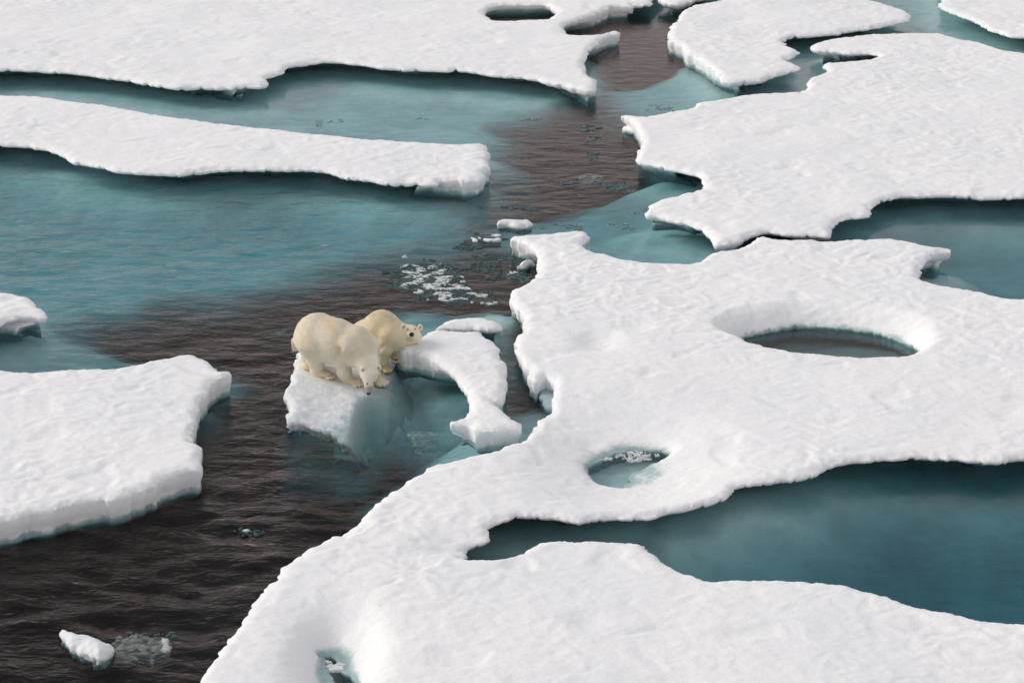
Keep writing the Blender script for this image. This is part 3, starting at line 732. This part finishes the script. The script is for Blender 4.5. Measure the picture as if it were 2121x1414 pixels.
flakes("dark_slush", [
    ([(790,560),(850,535),(900,538),(960,560),(1040,625),(1030,638),(950,630),(880,625),(800,590)], 2000, 0.010, 0.045, 1.8, -0.25),
    ([(930,520),(1000,470),(1060,500),(1105,560),(1090,590),(1000,590),(960,560)], 1100, 0.012, 0.045, 1.3, 0.02),
    ([(990,425),(1130,430),(1110,440),(1000,436)], 60, 0.02, 0.06, 1.3, -0.2),
    ([(1190,255),(1260,255),(1260,345),(1190,345)], 60, 0.03, 0.09, 0.8, 0.25),
    ([(1150,370),(1330,365),(1330,400),(1150,420)], 80, 0.03, 0.09, 0.8, 0.12),
    ([(1040,560),(1110,560),(1080,620),(1040,610)], 120, 0.02, 0.06, 1.3, 0.0),
    ([(480,1090),(560,1100),(520,1112),(480,1105)], 16, 0.02, 0.05, 1.3, -0.1),
    ([(220,1310),(360,1310),(370,1322),(220,1330)], 40, 0.015, 0.05, 1.3, -0.2),
    ([(550,685),(590,683),(590,690),(555,692)], 14, 0.03, 0.07, 1.0, -0.5),
    ], FLAKE_D, 4, 0.012)
flakes("teal_slush", [
    ([(1120,462),(1210,455),(1210,478),(1120,475)], 110, 0.02, 0.06, 1.3, 0.0),
    ([(1225,440),(1340,435),(1330,500),(1225,500)], 120, 0.03, 0.09, 1.0, 0.12),
    ([(1310,220),(1400,215),(1390,232),(1310,236)], 30, 0.03, 0.1, 0.8, 0.1),
    ([(640,243),(710,243),(710,262),(640,262)], 14, 0.03, 0.08, 1.0, 0.1),
    ([(860,244),(900,244),(890,252),(860,252)], 10, 0.03, 0.08, 1.0, 0.0),
    ([(1060,240),(1120,240),(1110,250),(1060,250)], 24, 0.03, 0.08, 1.0, 0.0),
    ([(1375,75),(1390,75),(1390,85),(1375,85)], 6, 0.05, 0.12, 1.0, -1),
    ], CLEAR_TEAL, 5, 0.015)

# ------------------------------------------------------------------ polar bears
def bear_material(name, c0, c1):
    t = NT(name)
    g = t.n("ShaderNodeNewGeometry")
    va = t.n("ShaderNodeAttribute", attribute_name="coat")
    n = t.noise(g.outputs["Position"], 6.0, 4, 0.6)
    n2 = t.noise(g.outputs["Position"], 60.0, 3, 0.6)
    c = t.mix(t.math('MULTIPLY', t.ramp(n, 0.3, 0.7), 0.55), c0, c1)
    c = t.mix(t.math('MULTIPLY', n2, 0.14), c, tuple(k * 0.72 for k in c1))
    mu = t.n("ShaderNodeMixRGB", blend_type='MULTIPLY'); mu.inputs[0].default_value = 1.0
    t.l(c, mu.inputs[1]); t.l(va.outputs["Color"], mu.inputs[2])
    b = t.n("ShaderNodeBsdfPrincipled", Roughness=0.75)
    b.inputs["Specular IOR Level"].default_value = 0.15
    b.inputs["Sheen Weight"].default_value = 0.15
    t.l(mu.outputs[0], b.inputs["Base Color"])
    t.l(b.outputs[0], t.out.inputs[0])
    return t.m
COAT1 = bear_material("cream_coat", (0.955, 0.89, 0.755), (0.93, 0.835, 0.64))
COAT2 = bear_material("yellow_coat", (0.955, 0.86, 0.645), (0.92, 0.785, 0.52))
BLACK = flat_material("black_skin", (0.012, 0.011, 0.012), 0.35, 0.5)
EYEM = flat_material("dark_eye", (0.008, 0.006, 0.005), 0.12, 0.6)
CLAWM = flat_material("claw_horn", (0.035, 0.026, 0.02), 0.4)

class Body:
    """smooth union of tapered limbs; meshed as one continuous skin."""
    def __init__(self): self.pr = []
    def cone(self, a, b, ra, rb, k=0.08): self.pr.append(('c', np.array(a, float), np.array(b, float), ra, rb, k))
    def ball(self, a, r, k=0.08): self.pr.append(('c', np.array(a, float), np.array(a, float) + 1e-4, r, r, k))
    def ell(self, c, axes, k=0.05):
        """axes: three vectors whose lengths are the half sizes"""
        A = np.array(axes, float); self.pr.append(('e', np.array(c, float), A, 0, 0, k))
    def cut(self, a, b, r, k=0.05): self.pr.append(('x', np.array(a, float), np.array(b, float), r, r, k))
    def f(self, P):
        d = np.full(len(P), 9.0, np.float64)
        for (kind, a, b, ra, rb, k) in self.pr:
            if kind == 'e':
                L = np.linalg.norm(b, axis=1); R = b / L[:, None]
                q = (P - a) @ R.T
                k0 = np.linalg.norm(q / L, axis=1); k1 = np.linalg.norm(q / L ** 2, axis=1)
                e_ = k0 * (k0 - 1) / np.maximum(k1, 1e-6)
            else:
                ba = b - a; t = np.clip(((P - a) @ ba) / (ba @ ba), 0, 1)
                e_ = np.linalg.norm(P - a - t[:, None] * ba, axis=1) - (ra + (rb - ra) * t)
            if kind == 'x':
                h = np.clip(0.5 - 0.5 * (d + e_) / k, 0, 1)
                d = d * (1 - h) - e_ * h + k * h * (1 - h)
            else:
                h = np.clip(0.5 + 0.5 * (d - e_) / k, 0, 1)
                d = d * h * 0 + e_ * h + d * (1 - h) - k * h * (1 - h)
        return d
    def grad(self, P, e=0.004):
        g = np.stack([self.f(P + e * np.eye(3)[i]) - self.f(P - e * np.eye(3)[i]) for i in range(3)], 1)
        return g / np.maximum(np.linalg.norm(g, axis=1, keepdims=True), 1e-9)
    def hit(self, px, py):
        """first point of the skin seen at a photo pixel"""
        o = np.array([0, 0, CAM_H]); d = ray(px, py); t = 36.0
        for _ in range(80):
            t += 0.8 * self.f((o + d * t)[None])[0]
        return o + d * t
    def mesh(self, vox):
        lo, hi = np.full(3, 1e9), np.full(3, -1e9)
        for (kind, a, b, ra, rb, k) in self.pr:
            if kind == 'x': continue
            if kind == 'e':
                r = np.linalg.norm(b, axis=0); lo, hi = np.minimum(lo, a - r), np.maximum(hi, a + r)
            else:
                lo = np.minimum(lo, np.minimum(a - ra, b - rb)); hi = np.maximum(hi, np.maximum(a + ra, b + rb))
        lo -= 0.08; hi += 0.08
        n = ((hi - lo) / vox).astype(int) + 2
        ax = [lo[i] + vox * np.arange(n[i]) for i in range(3)]
        # coarse pass keeps only the cells near the skin
        G = np.stack(np.meshgrid(*ax, indexing='ij'), -1).reshape(-1, 3)
        Fv = np.concatenate([self.f(G[s:s + 200000]) for s in range(0, len(G), 200000)]).reshape(n)
        ins = Fv < 0
        N = n - 1
        acc = np.zeros((*N, 3)); cnt = np.zeros(N)
        cs = [(i, j, k) for i in (0, 1) for j in (0, 1) for k in (0, 1)]
        sl = lambda c: tuple(slice(c[i], c[i] + N[i]) for i in range(3))
        for c in cs:
            for axi in range(3):
                if c[axi]: continue
                c2 = list(c); c2[axi] = 1
                f0, f1 = Fv[sl(c)], Fv[sl(c2)]
                m = (f0 < 0) != (f1 < 0)
                t = np.where(m, f0 / np.where(m, f0 - f1, 1), 0)
                p = np.zeros((*N, 3)); p[..., 0], p[..., 1], p[..., 2] = c
                p[..., axi] += t
                acc += np.where(m[..., None], p, 0); cnt += m
        has = cnt > 0
        idx = np.full(N, -1, np.int64); idx[has] = np.arange(has.sum())
        cell = np.stack(np.nonzero(has), 1)
        V = lo + vox * (cell + acc[has] / cnt[has][:, None])
        quads = []
        for axi in range(3):
            s0 = [slice(1, N[i]) for i in range(3)]; s0[axi] = slice(0, N[axi])
            s1 = list(s0); s1[axi] = slice(1, N[axi] + 1)
            a, b = ins[tuple(s0)], ins[tuple(s1)]
            o1, o2 = [i for i in range(3) if i != axi]
            def get(d1, d2):
                q = [slice(None)] * 3
                q[axi] = slice(0, N[axi]); q[o1] = slice(1 - d1, N[o1] - d1); q[o2] = slice(1 - d2, N[o2] - d2)
                return idx[tuple(q)]
            Q4 = np.stack([get(1, 1), get(0, 1), get(0, 0), get(1, 0)], -1)
            m1, m2 = (a & ~b), (b & ~a)
            if axi == 1: m1, m2 = m2, m1
            quads += [Q4[m1], Q4[m2][:, ::-1]]
        Fq = np.concatenate(quads)
        return V, Fq[(Fq >= 0).all(1)]

def unit(v): v = np.array(v, float); return v / np.linalg.norm(v)

def paw(B, c, d, size=1.0, z0=0.0, toes=True, up=(0, 0, 1)):
    """c: centre of the sole, d: direction of the toes. Returns the claw roots."""
    d = unit(d); up = unit(up); s = np.cross(up, d)
    c = np.array(c, float)
    B.ell(c + up * 0.055 * size - d * 0.02 * size, [d * 0.165 * size, s * 0.115 * size, up * 0.062 * size], 0.05)
    roots = []
    for k in range(5):
        a = (k - 2) * 0.36
        q = c + (d * math.cos(a) * 0.155 + s * math.sin(a) * 0.145) * size
        B.ell(q + up * 0.036 * size, [unit(d + s * math.sin(a) * 0.4) * 0.06 * size, s * 0.031 * size, up * 0.038 * size], 0.018)
        roots.append((q + unit(d * math.cos(a) + s * math.sin(a) * 0.7) * 0.05 * size + up * 0.040 * size, unit(d + s * math.sin(a) * 0.5), up))
    return roots

def claw_mesh():
    V, Fc = [], []
    n, rings = 6, 4
    for i in range(rings):
        t = i / (rings - 1)
        r = 0.0115 * (1 - t * 0.9)
        for k in range(n):
            a = 2 * math.pi * k / n
            V.append((0.075 * t, r * math.cos(a), r * 1.2 * math.sin(a) - 0.034 * t * t))
    for i in range(rings - 1):
        for k in range(n):
            Fc.append((i * n + k, i * n + (k + 1) % n, (i + 1) * n + (k + 1) % n, (i + 1) * n + k))
    return np.array(V), np.array(Fc)
cv, cf = claw_mesh()
claw_src = None
def add_claws(roots, parent, size):
    global claw_src
    for (p, d, up) in roots:
        if claw_src is None:
            o = mesh_obj("claw", cv, [cf], CLAWM, parent); claw_src = o
        else:
            o = claw_src.copy(); col.objects.link(o); o.parent = parent
        zax = Vector(up); xax = Vector(d).normalized(); yax = zax.cross(xax).normalized(); zax = xax.cross(yax)
        from mathutils import Matrix
        m = Matrix((xax, yax, zax)).transposed().to_4x4()
        o.matrix_local = Matrix.Translation(Vector(p)) @ m @ Matrix.Scale(size, 4)

def uv_ball(name, c, axes, mat, parent, nu=14, nv=9):
    V = []; Fq = []
    A = np.array(axes, float)
    for j in range(nv + 1):
        th = math.pi * j / nv
        for i in range(nu):
            ph = 2 * math.pi * i / nu
            V.append(np.array(c) + A[0] * math.sin(th) * math.cos(ph) + A[1] * math.sin(th) * math.sin(ph) + A[2] * math.cos(th))
    for j in range(nv):
        for i in range(nu):
            Fq.append((j * nu + i, (j + 1) * nu + i, (j + 1) * nu + (i + 1) % nu, j * nu + (i + 1) % nu))
    return mesh_obj(name, np.array(V), [np.array(Fq)], mat, parent)

def finish_bear(B, name, label, coat, paint, head, heading, bare, nstr, seed, claws, size):
    """skin, fur, then the small parts"""
    V, Fq = B.mesh(0.0155)
    colr = paint(V)
    body = mesh_obj(name, V, [Fq], coat, attrs={"coat": colr})
    tag(body, label, "polar bear", "polar bears on the sunken slab")
    # fur: many fine tapered strands growing from the skin
    r = np.random.default_rng(seed)
    tri = np.concatenate([Fq[:, [0, 1, 2]], Fq[:, [0, 2, 3]]])
    ar = np.linalg.norm(np.cross(V[tri[:, 1]] - V[tri[:, 0]], V[tri[:, 2]] - V[tri[:, 0]]), axis=1)
    t = r.choice(len(tri), nstr, p=ar / ar.sum())
    w = r.random((nstr, 2)); w = np.where(w.sum(1, keepdims=True) > 1, 1 - w, w)
    P = V[tri[t, 0]] * (1 - w.sum(1, keepdims=True)) + V[tri[t, 1]] * w[:, :1] + V[tri[t, 2]] * w[:, 1:]
    N = B.grad(P)
    flow = -np.array(heading)[None] * 0.55 + np.array([0, 0, -1.0])[None] * 0.75
    dh = np.linalg.norm(P - np.array(head), axis=1)
    flow = flow - (unit(heading) * 0)[None]
    flow = flow + (P - np.array(head)) / np.maximum(dh, 0.1)[:, None] * 0.5
    flow = flow + r.normal(0, 0.22, (nstr, 3))
    T = flow - (flow * N).sum(1, keepdims=True) * N
    T /= np.maximum(np.linalg.norm(T, axis=1, keepdims=True), 1e-6)
    ln = bare(P, dh) * (0.6 + 0.6 * r.random(nstr)) * size
    clump = 0.5 + 0.5 * fbm(P[:, 0] * 9 + P[:, 2] * 4, P[:, 1] * 9 + P[:, 2] * 6, 2, seed)
    keep = ln > 0.004
    P, N, T, ln, clump = P[keep], N[keep], T[keep], ln[keep], clump[keep]
    m = len(P)
    lift = (0.20 + 0.30 * clump)[:, None]
    side = np.cross(T, N) * (0.0022 + 0.0020 * r.random(m))[:, None]
    mid = P + (T * 0.55 + N * lift * 0.75) * ln[:, None]
    tip = P + (T * 1.0 + N * lift * 0.85) * ln[:, None] + np.array([0, 0, -0.18]) * ln[:, None]
    root = P - N * 0.004
    FV = np.stack([root - side, root + side, mid + side * 0.8, mid - side * 0.8, tip], 1).reshape(-1, 3)
    b0 = 5 * np.arange(m)[:, None]
    q = b0 + np.array([0, 1, 2, 3]); tr_ = b0 + np.array([3, 2, 4])
    shade = paint(P) * (0.93 + 0.14 * r.random(m))[:, None] * (0.90 + 0.15 * clump)[:, None]
    fur = mesh_obj("fur", FV, [q, tr_], coat, body, attrs={"coat": np.repeat(np.clip(shade, 0, 1), 5, 0)})
    nrm = np.repeat(N, 5, 0)
    try:
        fur.data.normals_split_custom_set_from_vertices([tuple(x) for x in nrm.tolist()])
    except Exception as ex:
        print("normals", ex)
    tag(fur, kind="stuff")
    add_claws(claws, body, size * 0.72)
    return body

# --- the larger bear: head hanging down towards the water
Y = lambda px, py, y: at_y(px, py, y)
b1 = Body()
hd1 = unit((0.93, -0.37, 0))
hip, mid, che = Y(659, 697, 40.70), Y(698, 708, 40.52), Y(738, 722, 40.36)
b1.cone(hip, mid, 0.455, 0.40, 0.1)
b1.cone(mid, che, 0.40, 0.365, 0.16)
b1.ball(Y(741, 703, 40.36), 0.235, 0.14)          # shoulder hump
b1.ball(Y(632, 700, 40.86), 0.20, 0.12)
b1.cone(Y(750, 726, 40.28), Y(760, 752, 40.14), 0.29, 0.21, 0.08)
b1.cone(Y(760, 752, 40.14), Y(765, 768, 40.06), 0.225, 0.168, 0.06)
b1.ball(Y(765, 772, 40.04), 0.172, 0.05)          # skull
b1.cone(Y(755, 775, 40.04), Y(761, 786, 39.98), 0.085, 0.06, 0.05)
b1.cone(Y(775, 775, 40.08), Y(769, 786, 40.00), 0.085, 0.06, 0.05)
b1.cone(Y(765, 782, 40.00), Y(764, 798, 39.92), 0.135, 0.090, 0.05)
b1.cone(Y(764, 798, 39.92), Y(763.5, 809, 39.88), 0.090, 0.062, 0.03)
for (ex, ey, sd) in ((751.5, 765, -1), (783.5, 761, 1)):
    c = (b1.hit(ex, ey) + np.array([0.0, 0.0, 0.018])) if sd < 0 else Y(ex + 1.5, ey - 1, 40.03); b1.ell(c, [np.array([0.047, 0, 0]), np.array([0, 0.030, 0]), np.array([0.014 * sd, -0.01, 0.055])], 0.015)
    b1.cut(c + np.array([0.012 * -sd, -0.045, 0.008]), c + np.array([0.012 * -sd, -0.045, 0.012]), 0.03, 0.01)
# near hind leg
pHR = at_z(667, 780, 0.205); pHL = at_z(640, 766, 0.235); pFR = at_z(728, 795, 0.095); pFL = at_z(784, 793, 0.015)
b1.cone(Y(652, 712, 40.52), Y(655, 742, 40.50), 0.34, 0.17, 0.08)
b1.cone(Y(655, 742, 40.50), Y(658, 767, 40.50), 0.17, 0.11, 0.05)
b1.cone(Y(658, 767, 40.50), pHR + np.array([-0.05, 0, 0.07]), 0.115, 0.10, 0.05)
cl1 = paw(b1, pHR + np.array([0.04, 0, 0]), (0.92, -0.32, -0.12), 1.12)
# far hind leg
b1.cone(Y(652, 712, 40.95), Y(645, 742, 40.95), 0.30, 0.18, 0.1)
b1.cone(Y(645, 742, 40.95), Y(640, 759, 40.85), 0.18, 0.11, 0.06)
b1.cone(Y(640, 759, 40.85), pHL + np.array([-0.03, 0, 0.06]), 0.11, 0.10, 0.05)
cl1 += paw(b1, pHL, (0.92, -0.30, -0.1), 1.1)
# near front leg
b1.cone(Y(722, 716, 40.20), Y(710, 742, 40.28), 0.22, 0.15, 0.06)
b1.cone(Y(710, 742, 40.28), Y(713, 768, 40.33), 0.15, 0.12, 0.05)
b1.cone(Y(713, 768, 40.33), pFR + np.array([-0.07, 0.02, 0.07]), 0.135, 0.105, 0.05)
cl1 += paw(b1, pFR + np.array([0.02, 0, 0]), (0.86, -0.42, -0.1), 1.12)
# far front leg, stepping forward behind the head
b1.cone(Y(760, 718, 40.62), Y(768, 748, 40.66), 0.24, 0.155, 0.1)
b1.cone(Y(768, 748, 40.66), Y(774, 774, 40.68), 0.155, 0.12, 0.05)
b1.cone(Y(774, 774, 40.68), pFL + np.array([-0.05, 0.02, 0.07]), 0.12, 0.10, 0.05)
cl1 += paw(b1, pFL, (0.62, -0.75, -0.06), 1.12)
# tail and the folds behind the shoulder and elbow
b1.cone(Y(612, 706, 41.02), Y(611, 722, 41.05), 0.06, 0.03, 0.05)
b1.cut(Y(706, 722, 40.04), Y(702, 744, 40.05), 0.025, 0.10)
b1.cut(Y(734, 735, 39.97), Y(732, 748, 39.98), 0.03, 0.09)
nose1, head1 = Y(763.5, 813, 39.86), Y(765, 770, 40.05)

def paint_for(nose, head, paws, grey, ears):
    def paint(P):
        c = np.ones((len(P), 3))
        dn = np.linalg.norm(P - nose, axis=1)
        k = smooth(0.27, 0.08, dn)[:, None] * grey
        c = c * (1 - k) + np.array([0.30, 0.27, 0.27]) * k
        for p in paws:
            k = (smooth(0.30, 0.10, np.linalg.norm(P - p, axis=1)) * 0.8)[:, None]
            c = c * (1 - k) + np.array([0.80, 0.70, 0.52]) * k
        for e_ in ears:
            k = (smooth(0.036, 0.016, np.linalg.norm(P - e_, axis=1)) * 0.7)[:, None]
            c = c * (1 - k) + np.array([0.16, 0.13, 0.11]) * k
        s_ = fbm(P[:, 0] * 2.3 + P[:, 2], P[:, 1] * 2.3 - P[:, 2] * 1.7, 3, 4)
        c = c * (1 - 0.10 * smooth(0.0, 0.8, s_)[:, None] * np.array([0.4, 1.0, 2.2]))
        return np.clip(c, 0, 1)
    return paint

ears1 = [b1.hit(752, 766), b1.hit(784.5, 761.5)]
def fur1(P, dh):
    l = 0.046 * smooth(0.25, 0.6, dh) + 0.012
    l = np.where(P[:, 2] < 0.34, np.minimum(l, 0.030), l)
    l = np.where(np.linalg.norm(P - nose1, axis=1) < 0.20, 0.0, l)
    for p in (pHR, pHL, pFR, pFL):
        l = np.where(np.linalg.norm(P - p, axis=1) < 0.2, 0.010, l)
    return l
bear1 = finish_bear(b1, "polar_bear", "larger cream polar bear hanging its head down towards the water", COAT1,
                    paint_for(nose1, head1, (pHR, pHL, pFR, pFL), 0.75, ears1), head1, hd1, fur1, 80000, 1, cl1, 1.0)
d1 = unit(nose1 - head1)
uv_ball("nose", Y(763.2, 814, 39.84), [np.array([0.046, 0, 0]), np.array([0, 0.034, 0]), d1 * 0.034], BLACK, bear1)
for (ex, ey) in ((760.5, 794.5), (774.0, 792.5)):
    h = b1.hit(ex, ey)
    if np.linalg.norm(h - nose1) < 0.6:
        uv_ball("eye", h + np.array([0, 0.006, 0]), [np.array([0.021, 0, 0]), np.array([0, 0.017, 0]), np.array([0, 0, 0.019])], EYEM, bear1, 10, 6)

# --- the smaller bear: chin resting on the crescent of ice, looking at the ship
b2 = Body()
hd2 = unit((0.93, -0.36, 0))
b2.cone(Y(768, 697, 41.98), Y(792, 688, 41.80), 0.36, 0.395, 0.1)
b2.cone(Y(792, 688, 41.80), Y(816, 697, 41.66), 0.395, 0.31, 0.14)
b2.ball(Y(752, 692, 42.05), 0.24, 0.12)
b2.cone(Y(816, 697, 41.66), Y(840, 693, 41.66), 0.30, 0.195, 0.10)
hc = Y(852, 690, 41.70)
tc_ = unit(np.array([0, 0, CAM_H]) - hc)                       # towards the ship
upv = unit(np.array([0, 0, 1]) - tc_ * tc_[2]); rt = np.cross(upv, -tc_) * -1
rt = np.array([1.0, 0.04, 0]) ; rt = unit(rt - tc_ * (rt @ tc_))
b2.ball(hc, 0.165, 0.07)
b2.cone(Y(846, 699, 41.62), Y(861, 699, 41.64), 0.135, 0.125, 0.06)   # cheeks and jaw
b2.cone(hc + tc_ * 0.06 - upv * 0.02, hc + tc_ * 0.24 - upv * 0.05, 0.130, 0.082, 0.09)
b2.cone(hc + tc_ * 0.24 - upv * 0.05, hc + tc_ * 0.295 - upv * 0.05, 0.082, 0.066, 0.05)
for (ex, ey, sd) in ((836.0, 676.5, -1), (870.6, 677.5, 1)):
    c = Y(ex, ey, 41.70) if sd > 0 else Y(ex, ey, 41.52)
    b2.ell(c, [rt * 0.052, tc_ * 0.030, upv * 0.064 + rt * 0.012 * sd], 0.02)
    b2.cut(c + tc_ * 0.034 - rt * 0.004 * sd, c + tc_ * 0.034 + upv * 0.012, 0.026, 0.01)
pR2 = at_z(796, 767, -0.01); pL2 = at_y(816, 742, 41.62)
b2.cone(Y(806, 699, 41.44), Y(797, 722, 41.36), 0.22, 0.145, 0.08)
b2.cone(Y(797, 722, 41.36), Y(792, 750, 41.34), 0.145, 0.088, 0.05)
b2.cone(Y(792, 750, 41.34), pR2 + np.array([-0.02, 0.03, 0.06]), 0.088, 0.08, 0.04)
cl2 = paw(b2, pR2, (0.80, -0.55, -0.06), 0.88)
b2.cone(Y(824, 708, 41.76), Y(816, 727, 41.72), 0.17, 0.10, 0.06)
b2.cone(Y(816, 727, 41.72), pL2 + np.array([0, 0.02, 0.05]), 0.10, 0.075, 0.04)
cl2 += paw(b2, pL2, (0.35, -0.75, -0.55), 0.8)
pH2a, pH2b = at_z(764, 757, 0.03), at_z(748, 745, 0.06)
b2.cone(Y(764, 704, 41.86), Y(762, 730, 41.80), 0.28, 0.16, 0.08)
b2.cone(Y(762, 730, 41.80), pH2a + np.array([0, 0.02, 0.08]), 0.16, 0.10, 0.06)
cl2 += paw(b2, pH2a, (0.9, -0.4, -0.05), 0.92)
b2.cone(Y(754, 704, 42.15), Y(750, 725, 42.15), 0.26, 0.15, 0.08)
b2.cone(Y(750, 725, 42.15), pH2b + np.array([0, 0.02, 0.08]), 0.15, 0.10, 0.06)
cl2 += paw(b2, pH2b, (0.9, -0.4, -0.05), 0.92)
b2.cut(Y(800, 712, 41.18), Y(788, 722, 41.22), 0.03, 0.07)
nose2 = hc + tc_ * 0.385 - upv * 0.045
ears2 = [b2.hit(836.6, 677.5), b2.hit(870.3, 678.5)]
def fur2(P, dh):
    l = 0.042 * smooth(0.22, 0.5, dh) + 0.012
    top_ = at_y(793, 646, 41.80)
    l = l + 0.045 * smooth(0.32, 0.10, np.linalg.norm(P - top_, axis=1))
    l = np.where(P[:, 2] < 0.2, np.minimum(l, 0.024), l)
    l = np.where(np.linalg.norm(P - nose2, axis=1) < 0.20, 0.0, l)
    for p in (pR2, pL2, pH2a, pH2b):
        l = np.where(np.linalg.norm(P - p, axis=1) < 0.17, 0.010, l)
    return l
bear2 = finish_bear(b2, "polar_bear", "smaller yellowish polar bear resting its chin on the ice and looking out", COAT2,
                    paint_for(nose2, hc, (pR2, pL2, pH2a, pH2b), 0.35, ears2), hc, hd2, fur2, 60000, 2, cl2, 0.85)
hn = b2.hit(852.5, 692.5)
uv_ball("nose", hn + tc_ * 0.0, [rt * 0.052, upv * 0.046, tc_ * 0.03], BLACK, bear2)
for (ex, ey) in ((844.7, 682.0), (859.8, 682.2)):
    h = b2.hit(ex, ey)
    uv_ball("eye", h - tc_ * 0.002, [rt * 0.019, upv * 0.018, tc_ * 0.014], EYEM, bear2, 10, 6)
